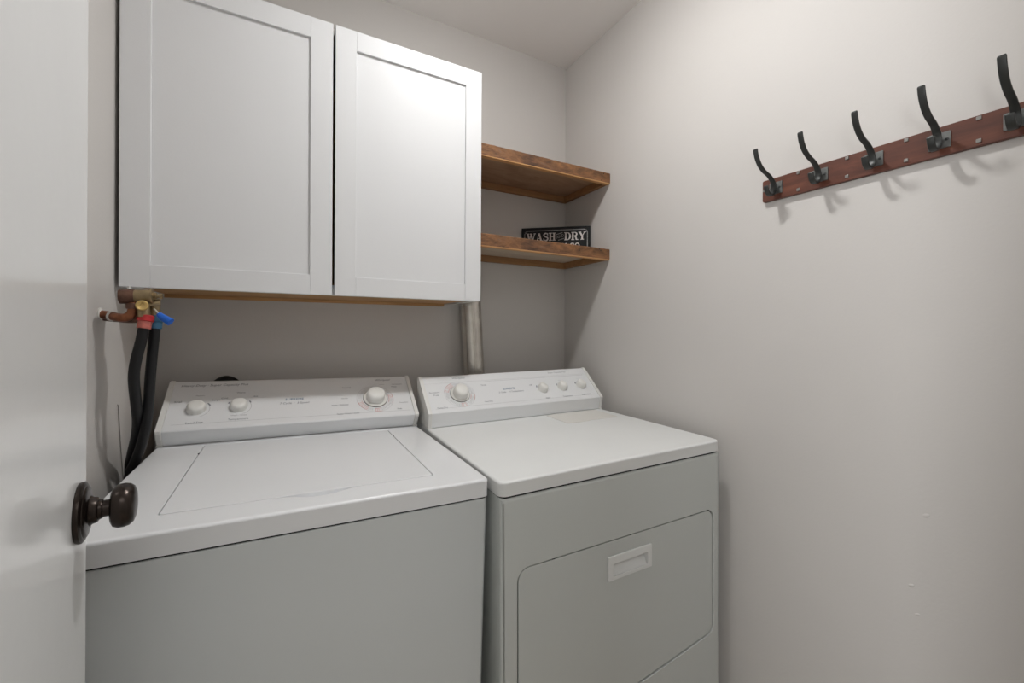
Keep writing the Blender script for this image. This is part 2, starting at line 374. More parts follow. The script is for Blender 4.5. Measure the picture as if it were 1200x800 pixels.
# ------------------------------------------------------------------ reclaimed wood shelves
def shelf(zb, zt, label, plym, nails):
    s = empty('wall_shelf', (-0.29, 0, zb), label, 'shelf', 'reclaimed wood shelves between cabinet and corner')
    O = Vector((0.29, 0, -zb))
    x0, x1, y0 = -0.5815, -0.0008, -0.3081
    # rough front board: a subdivided bar with worn arrises
    n = 40; rings = []
    hh = zt-zb
    for i in range(n+1):
        x = x0 + (x1-x0)*i/n
        w = [random.uniform(-0.0006, 0.0006) for _ in range(6)]
        prof = [(y0+w[0]*0.5, 0.0042), (y0+w[0]*0.6, 0.006), (y0+w[1], hh-0.004+w[2]), (y0+0.003, hh-0.0006+w[3]), (y0+0.021, hh), (y0+0.021, 0.0042)]
        rings.append([(x+O.x, py, pz) for py, pz in prof])
    to_obj('front_board', loops_mesh(rings), BARN, s, 30)
    tag(to_obj('edge_strip', box(x0+O.x, x1+O.x, y0+0.0006, y0+0.0205, 0.0, 0.0040, 0.0008), BARNE, s), 'pale sawn lower edge')
    to_obj('top_board', box(x0+O.x, x1+O.x, y0+0.0212, -0.0008, hh-0.010, hh-0.0004, 0.0008), BARN, s)
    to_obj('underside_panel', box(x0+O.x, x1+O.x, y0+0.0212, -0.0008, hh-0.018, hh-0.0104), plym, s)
    to_obj('cleat', box(x0+O.x, x1+O.x-0.020, -0.020, -0.0008, 0.001, hh-0.0184, 0.001), CLEAT, s)
    to_obj('cleat', box(x1+O.x-0.0195, x1+O.x, y0+0.0214, -0.0008, 0.001, hh-0.0184, 0.001), CLEAT, s)
    for nx, nz in nails:
        to_obj('nail_hole', lathe([(0.0, 0.0009), (0.0022, 0.0007), (0.0026, -0.001), (0.0, -0.001)], 8, axis_m((nx+O.x, y0-0.0006, nz), (0, -1, 0))), SEAM, s)
    return s, O
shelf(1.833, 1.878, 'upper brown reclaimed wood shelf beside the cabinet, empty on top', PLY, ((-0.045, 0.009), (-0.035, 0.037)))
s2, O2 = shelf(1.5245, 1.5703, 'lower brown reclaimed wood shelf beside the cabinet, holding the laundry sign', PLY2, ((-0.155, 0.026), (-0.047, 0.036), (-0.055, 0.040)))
to_obj('screw_head', lathe([(0.0, 0.0015), (0.003, 0.001), (0.004, 0.0), (0.0, 0.0)], 12, axis_m((-0.562+O2.x, -0.0202, 0.014), (0, -1, 0))), STEEL, s2)

# ------------------------------------------------------------------ laundry sign, slab serif lettering built from strokes
def ribbon(bm, pts, w, z):
    pts = [Vector(p) for p in pts]; n = len(pts); L = []
    for i, p in enumerate(pts):
        d = (pts[min(i+1, n-1)] - pts[max(i-1, 0)]).normalized(); q = Vector((-d.y, d.x)); ww = w[min(len(w)-1, int(i/(n-1)*(len(w)-1)+0.5))] if isinstance(w, (list, tuple)) else w
        L.append((p+q*ww/2, p-q*ww/2))
    V = [(bm.verts.new((a.x, a.y, z)), bm.verts.new((c.x, c.y, z))) for a, c in L]
    for (a, b_), (c, d_) in zip(V, V[1:]): bm.faces.new((a, b_, d_, c))
def arc(cx, cy, rx, ry, a0, a1, n=10): return [(cx+rx*math.cos(R(a0+(a1-a0)*k/n)), cy+ry*math.sin(R(a0+(a1-a0)*k/n))) for k in range(n+1)]
T, t_, SF = 0.21, 0.09, 0.09
def glyph(ch):
    """strokes of a slab-serif capital: list of (points, width), advance width; unit height"""
    sf = lambda x, y, w: ([(x-w/2, y), (x+w/2, y)], SF)
    b0, b1 = SF/2, 1-SF/2
    if ch == 'H': return [([(.2, 0), (.2, 1)], T), ([(.68, 0), (.68, 1)], T), ([(.2, .5), (.68, .5)], t_), sf(.2, b0, .40), sf(.2, b1, .40), sf(.68, b0, .40), sf(.68, b1, .40)], .88
    if ch == 'D': return [([(.2, 0), (.2, 1)], T), sf(.19, b0, .38), sf(.19, b1, .38), ([(.2, .955)]+arc(.38, .5, .36, .455, 90, -90, 14)+[(.2, .045)], [t_, t_]+[t_+.13*math.sin(math.pi*k/12) for k in range(13)]+[t_, t_])], .86
    if ch == 'R': return [([(.2, 0), (.2, 1)], T), sf(.2, b0, .40), sf(.19, b1, .38), ([(.2, .955)]+arc(.42, .735, .27, .22, 90, -90, 10)+[(.2, .515)], [t_, t_]+[t_+.10*math.sin(math.pi*k/8) for k in range(9)]+[t_, t_]), ([(.42, .52), (.58, .38), (.66, .05)], T*.9), sf(.74, b0, .30)], .90
    if ch == 'Y': return [([(.15, .98), (.45, .45)], T), ([(.75, .98), (.45, .45)], t_), ([(.45, 0), (.45, .48)], T), sf(.15, b1, .36), sf(.77, b1, .30), sf(.45, b0, .42)], .90
    if ch == 'W': return [([(.15, .98), (.36, .02)], T), ([(.58, .98), (.36, .02)], t_), ([(.55, .98), (.80, .02)], T), ([(1.05, .98), (.80, .02)], t_), sf(.15, b1, .34), sf(.57, b1, .34), sf(1.05, b1, .28)], 1.16
    if ch == 'A': return [([(.15, .02), (.43, .98)], t_), ([(.70, .02), (.43, .98)], T), ([(.25, .32), (.62, .32)], t_), sf(.13, b0, .30), sf(.72, b0, .38)], .88
    if ch == 'S': return [(arc(.38, .74, .24, .215, 20, 270, 12)+arc(.38, .27, .26, .225, 90, -160, 12), [t_]*3+[.17]*6+[t_*1.6]*6+[.17]*7+[t_]*4), ([(.62, .70), (.62, .98)], t_), ([(.13, .02), (.13, .32)], t_)], .74
    if ch == 'L': return [([(.2, 0), (.2, 1)], T), sf(.2, b1, .40), sf(.36, b0, .68), ([(.66, 0), (.66, .3)], t_)], .76
    if ch == 'U': return [([(.2, 1), (.2, .32)]+arc(.44, .30, .24, .25, 180, 360, 8)+[(.68, 1)], [T]*4+[.14]*3+[t_]*4), sf(.2, b1, .40), sf(.68, b1, .34)], .88
    if ch == 'N': return [([(.18, 0), (.18, 1)], t_), ([(.18, .98), (.70, .02)], T), ([(.70, 0), (.70, 1)], t_), sf(.16, b0, .30), sf(.16, b1, .30), sf(.72, b1, .30)], .90
    if ch == 'C': return [(arc(.44, .5, .34, .45, 40, 320, 16), [t_]*3+[.19]*10+[t_]*4), ([(.71, .68), (.71, .98)], t_)], .80
    if ch == 'O': return [(arc(.44, .5, .34, .45, 0, 360, 20), .17)], .88
    if ch == '.': return [([(.05, .09), (.23, .09)], .18)], .3
    return [], .4
def word(txt, x0, x1, y, h, z):
    bm = bmesh.new(); adv = 0; items = []
    for ch in txt:
        st, w = glyph(ch); items.append((st, adv)); adv += w+0.03
    k = (x1-x0)/adv; zz = z
    for st, a in items:
        for j, (pts, w) in enumerate(st):
            tb = bmesh.new(); ribbon(tb, pts, w, 0)
            tb.transform(Matrix.Translation((x0+a*k, y, zz+0.00003*j)) @ Matrix.Diagonal((k, h, 1, 1))); merge(bm, tb)
    return bm
pl, prt = Vector((-0.2419, -0.0072-0.004, 1.5703)), Vector((-0.012, -0.2002, 1.5703))
ex = (prt-pl); SW = ex.length; ex.normalize(); up = Vector((0, 0, 1)); nn = ex.cross(up)
SM = Matrix(((ex.x, up.x, nn.x, pl.x), (ex.y, up.y, nn.y, pl.y), (ex.z, up.z, nn.z, pl.z), (0, 0, 0, 1)))
SH = 0.116
sign = tag(to_obj('laundry_sign', slab(rrect(0, SW, 0.0002, SH, 0.002, 2), -0.006, 0.0, 0.0008, 2), SIGNB, None), 'black wooden WASH and DRY sign standing on the lower shelf in the corner', 'sign')
sign.matrix_world = SM
fr = plate_hole(rrect(0.0, SW, 0.0002, SH, 0.002, 2), rrect(0.008, SW-0.008, 0.008, SH-0.008, 0.0005, 2), 0.0, 0.0022, 0.0020, 0.0006, 0.0004, 2)
to_obj('frame', fr, SIGNB, sign)
bm = bmesh.new(); zz = 0.00045
for pts in ([(0.024, SH-0.013), (SW-0.024, SH-0.013)], [(0.024, 0.013), (SW-0.024, 0.013)], [(0.013, 0.024), (0.013, SH-0.024)], [(SW-0.013, 0.024), (SW-0.013, SH-0.024)]): ribbon(bm, pts, 0.0030, zz)
for cx, cy, a in ((0.013, SH-0.013, -90), (SW-0.013, SH-0.013, 180), (0.013, 0.013, 0), (SW-0.013, 0.013, 90)):
    ribbon(bm, arc(cx, cy, 0.011, 0.011, a, a+90, 6), 0.0024, zz); ribbon(bm, arc(cx, cy, 0.006, 0.006, a, a+90, 5), 0.0016, zz)
to_obj('border_line', bm, SIGNG, sign, None)
y1 = SH-0.024-0.034
to_obj('lettering', word('WASH', 0.022, 0.150, y1, 0.034, 0.0005), SIGNW, sign, None)
to_obj('lettering', word('DRY', 0.186, 0.279, y1, 0.034, 0.0005), SIGNW, sign, None)
bm = bmesh.new(); rotm = Matrix.Translation((0.169, y1+0.017, 0.0005)) @ Matrix.Rotation(R(16), 4, 'Z')
tb = bmesh.new(); ribbon(tb, [(-0.015, 0.013), (0.014, 0.013)], 0.003, 0); ribbon(tb, [(-0.013, -0.013), (0.014, -0.013)], 0.002, 0); merge(bm, tb, rotm)
tb = text_bm('AND', 0.019, extrude=0.0001); merge(bm, tb, rotm @ Matrix.Translation((0, 0.0, 0)) @ Matrix.Diagonal((0.82, 0.95, 1, 1)))
to_obj('small_lettering', bm, SIGNG, sign, None)
to_obj('lettering', word('LAUNDRY CO.', 0.040, 0.262, y1-0.013-0.026, 0.026, 0.0005), SIGNW, sign, None)

# ------------------------------------------------------------------ coat rack on the right wall
RY0, RY1, RZ0, RZ1 = -0.928, -1.418, 1.5909, 1.6488
rack = empty('coat_rack', (0, (RY0+RY1)/2, RZ0), 'long reddish-brown wooden coat rack with dark metal hooks on the right wall', 'coat rack')
ROFF = Vector((0, -(RY0+RY1)/2, -RZ0))
t = slab(rrect(RY1+ROFF.y, RY0+ROFF.y, 0, RZ1-RZ0, 0.004, 4), 0.0006, 0.012, 0.0012, 3, both=True)
RM = Matrix(((0, 0, -1, 0), (1, 0, 0, 0), (0, 1, 0, 0), (0, 0, 0, 1)))   # plan (y,z) plane, height away from wall
t.transform(RM); board = to_obj('back_board', t, MAHOG, rack)
HY = [-0.9635, -1.0676, -1.1722, -1.2765, -1.3765]
zc = 0.0315
prong = [(0.0850, 0.082), (0.0830, 0.072), (0.0775, 0.058), (0.0665, 0.043), (0.0500, 0.032), (0.032, 0.0255), (0.0205, 0.0180), (0.0125, 0.009), (0.0095, -0.002), (0.0105, -0.012), (0.0150, -0.0200), (0.0225, -0.0245), (0.0305, -0.0235), (0.0370, -0.0180), (0.0405, -0.009), (0.0415, -0.003)]
def make_hook(y):
    pts = spline([(a, b_, 0) for a, b_ in prong], 4)
    rings = []; n = len(pts)
    for i, p in enumerate(pts):
        d = (pts[min(i+1, n-1)] - pts[max(i-1, 0)]).normalized(); q = Vector((-d.y, d.x))
        f = i/(n-1)
        hw = 0.0056 + 0.0012*math.exp(-((f-0.60)/0.16)**2) + 0.0006*max(0, f-0.75)*4
        th = 0.0022
        if i in (0, n-1): hw *= 0.82; th *= 0.6
        sec = [(-hw, -th*.5), (-hw*.8, -th), (0, -th*1.15), (hw*.8, -th), (hw, -th*.5), (hw, th*.5), (hw*.8, th), (0, th*1.15), (-hw*.8, th), (-hw, th*.5)]
        rings.append([(-(0.012 + p.x*1.09 + q.x*b_), y+ROFF.y+a, zc + p.y + q.y*b_) for a, b_ in sec])
    hook = to_obj('hook', loops_mesh(rings), PEWTER, rack, 50)
    pz = zc-0.002
    t = slab(rrect(y+ROFF.y-0.0165, y+ROFF.y+0.0165, pz-0.0155, pz+0.0155, 0.0015, 3), 0.0121, 0.0146, 0.0008, 2); t.transform(RM)
    to_obj('backplate', t, PLATE, hook)
    for s in (-1, 1):
        to_obj('screw', lathe([(0.0, 0.0009), (0.0018, 0.0010), (0.003, 0.0003), (0.0031, -0.0005), (0.0, -0.0005)], 12, axis_m((-0.0146, y+ROFF.y+s*0.0110, pz), (-1, 0, 0))), PEWTER, hook)
for y in HY: make_hook(y)
for y in (-0.9335, -1.0180, -1.1218, -1.2262, -1.3298):
    for z in ((1.6225,) if y > -0.95 else (1.6431, 1.6005)):
        w = 0.0036
        t = slab(rrect(y+ROFF.y-w, y+ROFF.y+w, z+ROFF.z-w, z+ROFF.z+w, 0.001, 2), 0.0118, 0.0142, 0.0009, 2); t.transform(RM)
        to_obj('stud', t, STUD, rack)

# ------------------------------------------------------------------ laundry machines
MS = 0.965          # size of the machines against the drawing units used below
def machine_matrix(x1, y, w, th, roll, z):
    t, a = R(roll), R(th)
    ex = Vector((math.cos(t)*math.cos(a), math.cos(t)*math.sin(a), math.sin(t)))
    ey = Vector((-math.sin(a), math.cos(a), 0)); ez = ex.cross(ey)
    xx = w/2; X = xx*math.cos(t)-xx*0 - w/2; Z = xx*math.sin(t)
    o = Vector((x1 + (w/2*math.cos(t)-w/2)*math.cos(a), y + (w/2*math.cos(t)-w/2)*math.sin(a), z + Z))
    o = Vector((-1.1514 + MS*(o.x+1.1514), -1.5919 + MS*(o.y+1.5919), 1.2418 + MS*(o.z-1.2418)))
    return Matrix.Translation(o) @ Matrix.Diagonal((MS, MS, MS, 1)) @ Matrix.Translation(-o) @ Matrix(((ex.x, ey.x, ez.x, o.x), (ex.y, ey.y, ez.y, o.y), (ex.z, ey.z, ez.z, o.z), (0, 0, 0, 1)))
def swap_front(bm):
    """plan (x,z) drawn as (x,y); thickness towards the viewer (-y)"""
    bm.transform(Matrix(((1, 0, 0, 0), (0, 0, -1, 0), (0, 1, 0, 0), (0, 0, 0, 1)))); return bm

class Machine:
    def __init__(s, name, mw, w, D, zt, label, cat):
        s.w, s.D = w, D
        s.off = Vector((w/2, -D/2, zt))            # local top-front-right origin -> base origin
        s.root = empty(name, (0, 0, 0), label, cat, None, mw @ Matrix.Translation(-s.off))
    def add(s, name, bm, m, parent=None, smooth=35):
        bm.transform(Matrix.Translation(s.off)); return to_obj(name, bm, m, parent or s.root, smooth)
    def console(s, yb, yf, zf, yt, zt, x0, x1):
        s.F0 = Vector((0, yf, zf)); d = Vector((0, yt-yf, zt-zf)); s.L = d.length; d.normalize(); n = Vector((0, -d.z, d.y))
        s.FM = Matrix(((1, 0, 0, 0), (0, d.y, n.y, yf), (0, d.z, n.z, zf), (0, 0, 0, 1)))
        s.fd, s.fn = d, n
        def f(t, h): q = s.F0 + d*t*s.L + n*h; return (q.y, q.z)
        prof = [(yb+0.004, 0.0012), (yb+0.001, 0.006), (yf+0.002, zf-0.006), (yf+0.0006, zf-0.002), f(0.012, 0.0), f(0.085, 0.0), f(0.10, -0.0014), f(0.79, -0.0014), f(0.805, 0.0), f(0.965, 0.0), f(0.99, -0.001), (yt+0.006, zt-0.0015), (yt+0.014, zt-0.006), (yt+0.016, 0.0012)]
        e = 0.013
        c = s.add('control_console', loops_mesh([[(x0+e, a, b_) for a, b_ in prof], [(x1-e, a, b_) for a, b_ in prof]]), CONS, None, 28)
        cap = [(yb+0.002, 0.0012), (yb-0.001, 0.006), (yf-0.001, zf-0.006), f(-0.004, 0.0016), f(0.03, 0.0018), f(0.97, 0.0018), f(1.0, 0.0012), (yt+0.006, zt+0.0014), (yt+0.016, zt-0.004), (yt+0.019, 0.0012)]
        for a0, a1 in ((x0, x0+e-0.0003), (x1-e+0.0003, x1)):
            cy = sum(p[0] for p in cap)/len(cap); cz = sum(p[1] for p in cap)/len(cap)
            sh = lambda k: [(cy+(p[0]-cy)*k, cz+(p[1]-cz)*k) for p in cap]
            q = sh(0.985)
            rg = [[(a0, a, max(b_, 0.0012)) for a, b_ in q], [(a0+0.0015, a, b_) for a, b_ in cap], [(a1-0.0015, a, b_) for a, b_ in cap], [(a1, a, max(b_, 0.0012)) for a, b_ in q]]
            cp = s.add('end_cap', loops_mesh(rg), ENDC, c, 28)
            xm = (a0+a1)/2
            s.add('screw', lathe([(0.0, 0.0004), (0.0026, 0.0004), (0.0026, -0.002), (0.0, -0.002)], 10, axis_m((xm, yb+0.0015, 0.0085), (0, -1, 0.1))), SEAM, c)
            s.add('foot_tab', box(a0-0.001, a1+0.001, yb-0.004, yb+0.004, 0.0004, 0.0040, 0.001), ENDC, c)
        s.cons = c; return c
    def face(s, u, t, h=-0.0014): return s.FM @ Matrix.Translation((u, t*s.L, h))
    def text(s, txt, size, u, t, m=None, shear=0.0, h=-0.0012, ax='CENTER'):
        b = text_bm(txt, size, ax, shear=shear); b.transform(s.face(u, t, h)); s.add('lettering', b, m or INK, s.cons, None)
    def lines(s, segs, m, name='printed_mark'):
        """segs in face metres: (pts, width)"""
        b = bmesh.new()
        for pts, w in segs: ribbon(b, pts, w, 0.0)
        b.transform(s.FM @ Matrix.Translation((0, 0, -0.00125))); o = s.add(name, b, m, s.cons, None)
        if len(segs) > 1: o['kind'] = 'stuff'

def control_knob(M_, u, t, r, h, name='knob', label=None, grip=False):
    k = lathe([(r*1.02, 0.0), (r*1.03, 0.002), (r*1.0, h*0.50), (r*0.96, h*0.70), (r*0.86, h*0.86), (r*0.70, h*0.95), (r*0.48, h), (r*0.22, h*1.02), (0, h*1.02)], 32)
    if grip:
        for v in k.verts:
            a = math.atan2(v.co.y, v.co.x)
            v.co.y *= 1.0
            v.co.x *= 1 - 0.30*(v.co.z/h)**1.2
            v.co.y *= 1 - 0.06*(v.co.z/h)
        k.transform(Matrix.Rotation(R(35), 4, 'Z'))
    k.transform(M_.face(u, t)); o = M_.add(name, k, KNOB, M_.root, 40)
    if label: tag(o, label)
    return o
def dial(M_, u, t, r0, r1, ring0, ring1, reds, label):
    f = M_.face(u, t)
    o = lathe([(r1, 0.0), (r1, 0.003), (r1*0.97, 0.0045), (r0*1.1, 0.0045), (0, 0.0045)], 40); o.transform(f)
    d = M_.add('timer_dial', o, KNOB, M_.root, 40); tag(d, label)
    o = lathe([(r1*1.035, 0.0), (r1*1.035, 0.0028), (r1*1.001, 0.0029), (r1*1.001, 0.0)], 40); o.transform(f); M_.add('dial_rim', o, CHROME, d)
    o = lathe([(r0*0.98, 0.0046), (r0*1.0, 0.008), (r0*0.97, 0.020), (r0*0.94, 0.0255), (r0*0.85, 0.0300), (r0*0.68, 0.0325), (r0*0.4, 0.0338), (0, 0.0340)], 40); o.transform(f); M_.add('dial_grip', o, KNOB, d)
    o = box(-0.0012, 0.0012, r0*0.15, r0*0.5, 0.0330, 0.0345, 0.0003); o.transform(f); M_.add('pointer_mark', o, ENDC, d)
    # printed scale
    g, rr, pale = bmesh.new(), bmesh.new(), bmesh.new()
    ribbon(pale, arc(0, 0, ring1, ring1, 0, 360, 60), 0.0006, 0); ribbon(pale, arc(0, 0, ring0, ring0, 0, 360, 60), 0.0006, 0)
    for k in range(60):
        a = 6*k; isr = any(lo <= a <= hi for lo, hi in reds)
        tgt = rr if isr else g
        if random.random() < 0.86:
            x = ring0+0.0015+random.random()*0.002; y = ring1-0.0015-random.random()*0.004
            ribbon(tgt, [(x*math.cos(R(a)), x*math.sin(R(a))), (y*math.cos(R(a)), y*math.sin(R(a)))], 0.0013 if isr else 0.0013, 0)
    for lo, hi in reds:
        for q in (ring0+0.001, ring1-0.001): ribbon(rr, arc(0, 0, q, q, lo, hi, 12), 0.0012, 0)
    for b, m in ((g, INKP), (rr, INKR), (pale, INKP)):
        b.transform(f @ Matrix.Translation((0, 0, 0.00015))); M_.add('dial_scale', b, m, d, None)['kind'] = 'stuff'
    return d

# ---- washer
WM = Machine('washing_machine', machine_matrix(-0.7549, -0.7654, 0.6911, 0.3608, -1.446, 0.9194), 0.6911, 0.70, 0.9644,
             'white top-loading washing machine on the left, with a lid and hoses beside it', 'washing machine')
w = 0.6911
top_out = rrect(-w, 0, 0, 0.70, (0.012, 0.012, 0.004, 0.004), 5)
# lid opening with a shallow finger scoop in its front edge
lx0, lx1, ly0, ly1 = -0.5860, -0.1035, 0.0725, 0.545
def lid_loop(g, scoop):
    P = [(lx0+g+0.006, ly0+g)]
    if scoop:
        cx, hw = -0.335, 0.078
        for k in range(13):
            q = -1+2*k/12; P.append((cx+q*hw, ly0+g-scoop*(math.cos(q*math.pi)*0.5+0.5)))
    P += [(lx1-g-0.006, ly0+g)]
    for k in range(1, 6): a = R(-90+90*k/5); P.append((lx1-g-0.006+0.006*math.cos(a), ly0+g+0.006+0.006*math.sin(a)))
    P += [(lx1-g, ly1-g), (lx0+g, ly1-g)]
    for k in range(0, 5): a = R(180+90*k/5); P.append((lx0+g+0.006+0.006*math.cos(a), ly0+g+0.006+0.006*math.sin(a)))
    return P
WM.add('top_panel', plate_hole(top_out, lid_loop(0, 0.021), -0.0385, 0.0, 0.0115, 0.006, 0.0012, 4), ENAM)
WM.add('lid_gap_shade', slab(lid_loop(0.0001, 0), -0.0114, -0.0092, 0.0001, 1), SEAM)  # dark sheet under the lid, paints the shade in the gap around it
# lid
WM.add('lid', slab(lid_loop(0.0019, 0), -0.0090, 0.0004, 0.0012, 3), ENAM)
sc = bmesh.new()
pts = []
for k in range(17):
    q = -1+2*k/16; pts.append((-0.335+q*0.074, ly0+0.0030, 0.0002, ly0-0.020*(math.cos(q*math.pi)*0.5+0.5)+0.0003, -0.0035))
V = [(sc.verts.new((x, a, -0.0086)), sc.verts.new((x, a*0.62+c*0.38, -0.0078)), sc.verts.new((x, c, -0.0008))) for x, a, _, c, __ in pts]
for p, q in zip(V, V[1:]):
    for j in range(2): sc.faces.new((p[j], q[j], q[j+1], p[j+1]))
WM.add('finger_scoop', sc, ENAM)
for x in (lx0+0.0, lx1):
    WM.add('lid_bumper', lathe([(0.0, 0.0012), (0.0018, 0.0008), (0.002, -0.002), (0.0, -0.002)], 10, Matrix.Translation((x, 0.462, 0))), SEAM)
# pale embossed smudges are left to the enamel; cabinet body below the seam
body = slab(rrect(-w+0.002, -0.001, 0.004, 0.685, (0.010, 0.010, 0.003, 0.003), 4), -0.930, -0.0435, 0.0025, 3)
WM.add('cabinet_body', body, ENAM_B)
WM.add('seam_gap_shade', slab(rrect(-w+0.004, -0.003, 0.0065, 0.68, 0.008, 3), -0.0437, -0.0383, 0.0001, 1), SEAM)  # dark insert painting the shade in the seam below the top
WM.console(0.5667, 0.5436, 0.0447, 0.6951, 0.1568, -w+0.001, -0.001)
for i, (x, y) in enumerate(((-w+0.05, 0.05), (-0.05, 0.05), (-w+0.05, 0.63), (-0.05, 0.63))):
    zb = -0.9644 - (x+w/2)*math.tan(R(-1.446))
    WM.add('levelling_foot', lathe([(0.0, zb), (0.022, zb+0.001), (0.022, zb+0.009), (0.008, zb+0.011), (0.008, -0.929), (0.0, -0.929)], 16, Matrix.Translation((x, y, 0))), RUB)
control_knob(WM, -0.614, 0.400, 0.0215, 0.021, 'knob', 'left white round knob for load size')
control_knob(WM, -0.5150, 0.410, 0.0215, 0.021, 'knob', 'second white round knob for temperature')
dial(WM, -0.1320, 0.440, 0.0300, 0.0385, 0.0440, 0.0590, ((-25, 20), (190, 235), (262, 286)), 'large white timer dial ringed by a printed scale')
LW = WM.L
WM.text('Heavy Duty \u00b7 Super Capacity Plus', 0.0120, -0.580, 0.895, INK, 0.2, h=0.0002)
WM.text('Whirlpool', 0.0125, -0.098, 0.905, INK, 0.3, h=0.0002)
WM.lines([([(-0.137, LW*0.905), (-0.126, LW*0.93), (-0.120, LW*0.89)], 0.0014)], INK)
WM.text('SUPREME', 0.0125, -0.372, 0.515, INKB)
WM.text('7 Cycle  \u00b7  3 Speed', 0.0105, -0.372, 0.43, INK, 0.15)
WM.text('Load Size', 0.0100, -0.612, 0.135, INK)
WM.text('Temperature', 0.0090, -0.513, 0.155, INK); WM.text('Wash / Rinse', 0.0070, -0.513, 0.235, INKP)
WM.text('Small', 0.0082, -0.659, 0.565, INK); WM.text('Large', 0.0082, -0.572, 0.575, INK); WM.text('Medium', 0.0062, -0.612, 0.68, INKP)
WM.text('Cold', 0.0082, -0.553, 0.605, INK); WM.text('Warm', 0.0082, -0.514, 0.715, INK); WM.text('Hot', 0.0082, -0.477, 0.620, INK)
WM.lines([([(-0.6135+0.0300*math.cos(R(a)), LW*0.40+0.0300*math.sin(R(a))) for a in range(-70, 41, 10)], 0.0008), ([(-0.5145+0.0300*math.cos(R(a)), LW*0.41+0.0300*math.sin(R(a))) for a in range(-70, 31, 10)], 0.0008)], INKP)
WM.lines([([(-0.5905, LW*0.40+0.0215), (-0.5835, LW*0.40+0.0125)], 0.0036), ([(-0.4905, LW*0.42+0.020), (-0.4865, LW*0.42+0.0130)], 0.0036), ([(-0.5415, LW*0.42+0.0125), (-0.5395, LW*0.42+0.018)], 0.0036)], INK)
WM.text('Normal', 0.0085, -0.218, 0.74, INK); WM.text('Gentle', 0.0075, -0.228, 0.48, INKP); WM.text('Knits / Delicate', 0.0080, -0.243, 0.33, INK)
WM.text('Super Wash / Soak', 0.0085, -0.222, 0.125, INK); WM.text('Rinse', 0.0080, -0.102, 0.80, INK); WM.text('Permanent', 0.0082, -0.050, 0.79, INK, h=-0.0012)
WM.text('Press', 0.0082, -0.062, 0.725, INK); WM.text('Soak', 0.0080, -0.060, 0.165, INK); WM.text('Rinse/Spin', 0.0070, -0.041, 0.31, INKP)
WM.lines([([(-w+0.03, LW*0.118), (-0.025, LW*0.118)], 0.0007)], INKP)

# ---- dryer
DW = 0.7344
DR = Machine('clothes_dryer', machine_matrix(-0.0121, -0.8076, DW, -0.5468, 0.422, 0.913), DW, 0.70, 0.9580,
             'white front-loading clothes dryer in the corner beside the washing machine', 'dryer')
DR.add('top_panel', slab(rrect(-DW, 0, 0, 0.70, (0.018, 0.018, 0.004, 0.004), 6), -0.0325, 0.0, 0.006, 4), ENAM_D)
fx0, fx1 = -DW+0.002, -0.001
# carcass and front panel with a recessed opening for the door
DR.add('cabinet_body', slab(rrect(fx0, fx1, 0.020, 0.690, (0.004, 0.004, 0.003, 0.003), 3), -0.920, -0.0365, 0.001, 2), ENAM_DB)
DR.add('seam_gap_shade', slab(rrect(fx0+0.0025, fx1-0.0025, 0.0045, 0.68, 0.014, 4), -0.0378, -0.0322, 0.0001, 1), SEAM)  # dark layer standing in for shade between top panel and body
def trap(x0, x1, zt, zbl, zbr, r, n=6):
    P = []
    C4 = [((x0+r, zbl+r), 180), ((x1-r, zbr+r), 270), ((x1-r, zt-r), 0), ((x0+r, zt-r), 90)]
    for (c, a0) in C4:
        for k in range(n+1): a = R(a0+90*k/n); P.append((c[0]+r*math.cos(a), c[1]+r*math.sin(a)))
    return P
out = trap(fx0, fx1, -0.0370, -0.920, -0.920, 0.003)
hole = trap(-0.6920, -0.0290, -0.1990, -0.640, -0.5690, 0.030)
fp = plate_hole(out, hole, 0.0, 0.020, 0.0195, 0.009, 0.0015, 5, floor=False); swap_front(fp); fp.transform(Matrix.Translation((0, 0.0202, 0)))
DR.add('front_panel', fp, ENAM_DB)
gk = plate_hole(inset_loop(hole, 0.0002), inset_loop(hole, 0.010), 0.0, 0.0015, 0.0014, 0.0001, 0.0001, 1, floor=False); swap_front(gk); gk.transform(Matrix.Translation((0, 0.0079, 0)))
DR.add('door_gap_shade', gk, SEAM)  # dark ring added so the gap round the door reads as shaded
dl = inset_loop(hole, 0.0036)
hx0, hx1, hz0, hz1 = -0.4335, -0.2815, -0.3020, -0.2400
hp = rrect(hx0, hx1, hz0, hz1, 0.002, 3)
dp = plate_hole(dl, hp, 0.0, 0.0105, 0.0104, 0.0022, 0.0005, 3, floor=False); swap_front(dp); dp.transform(Matrix.Translation((0, 0.0125, 0)))
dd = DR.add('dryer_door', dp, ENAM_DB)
# handle: thin raised surround with a scooped pocket
ho = inset_loop(hp, 0.0006)
hi = rrect(hx0+0.018, hx1-0.016, hz0+0.010, hz1-0.020, 0.002, 3)
hb = plate_hole(ho, hi, 0.0, 0.0040, 0.0030, 0.0016, 0.0008, 2, floor=False); swap_front(hb); hb.transform(Matrix.Translation((0, 0.0030, 0)))
hd = DR.add('door_handle', hb, ENAM_D, dd); tag(hd, 'recessed rectangular pull in lighter plastic')
a0, a1, c0, c1 = hx0+0.0175, hx1-0.0155, hz0+0.0095, hz1-0.0195
cup = loops_mesh([[(a0, 0.0022, c0), (a1, 0.0022, c0), (a1, 0.0022, c1), (a0, 0.0022, c1)],
                  [(a0+0.002, 0.0045, c0+0.004), (a1-0.002, 0.0045, c0+0.004), (a1-0.001, 0.0190, c1), (a0+0.001, 0.0190, c1)]], cap0=False)
DR.add('handle_scoop', cup, ENAM_D, dd)
for x in (-0.5937, -0.3525, -0.1205):
    DR.add('door_bumper', box(x-0.004, x+0.004, 0.0035, 0.012, -0.2042, -0.1985, 0.001), SEAM)
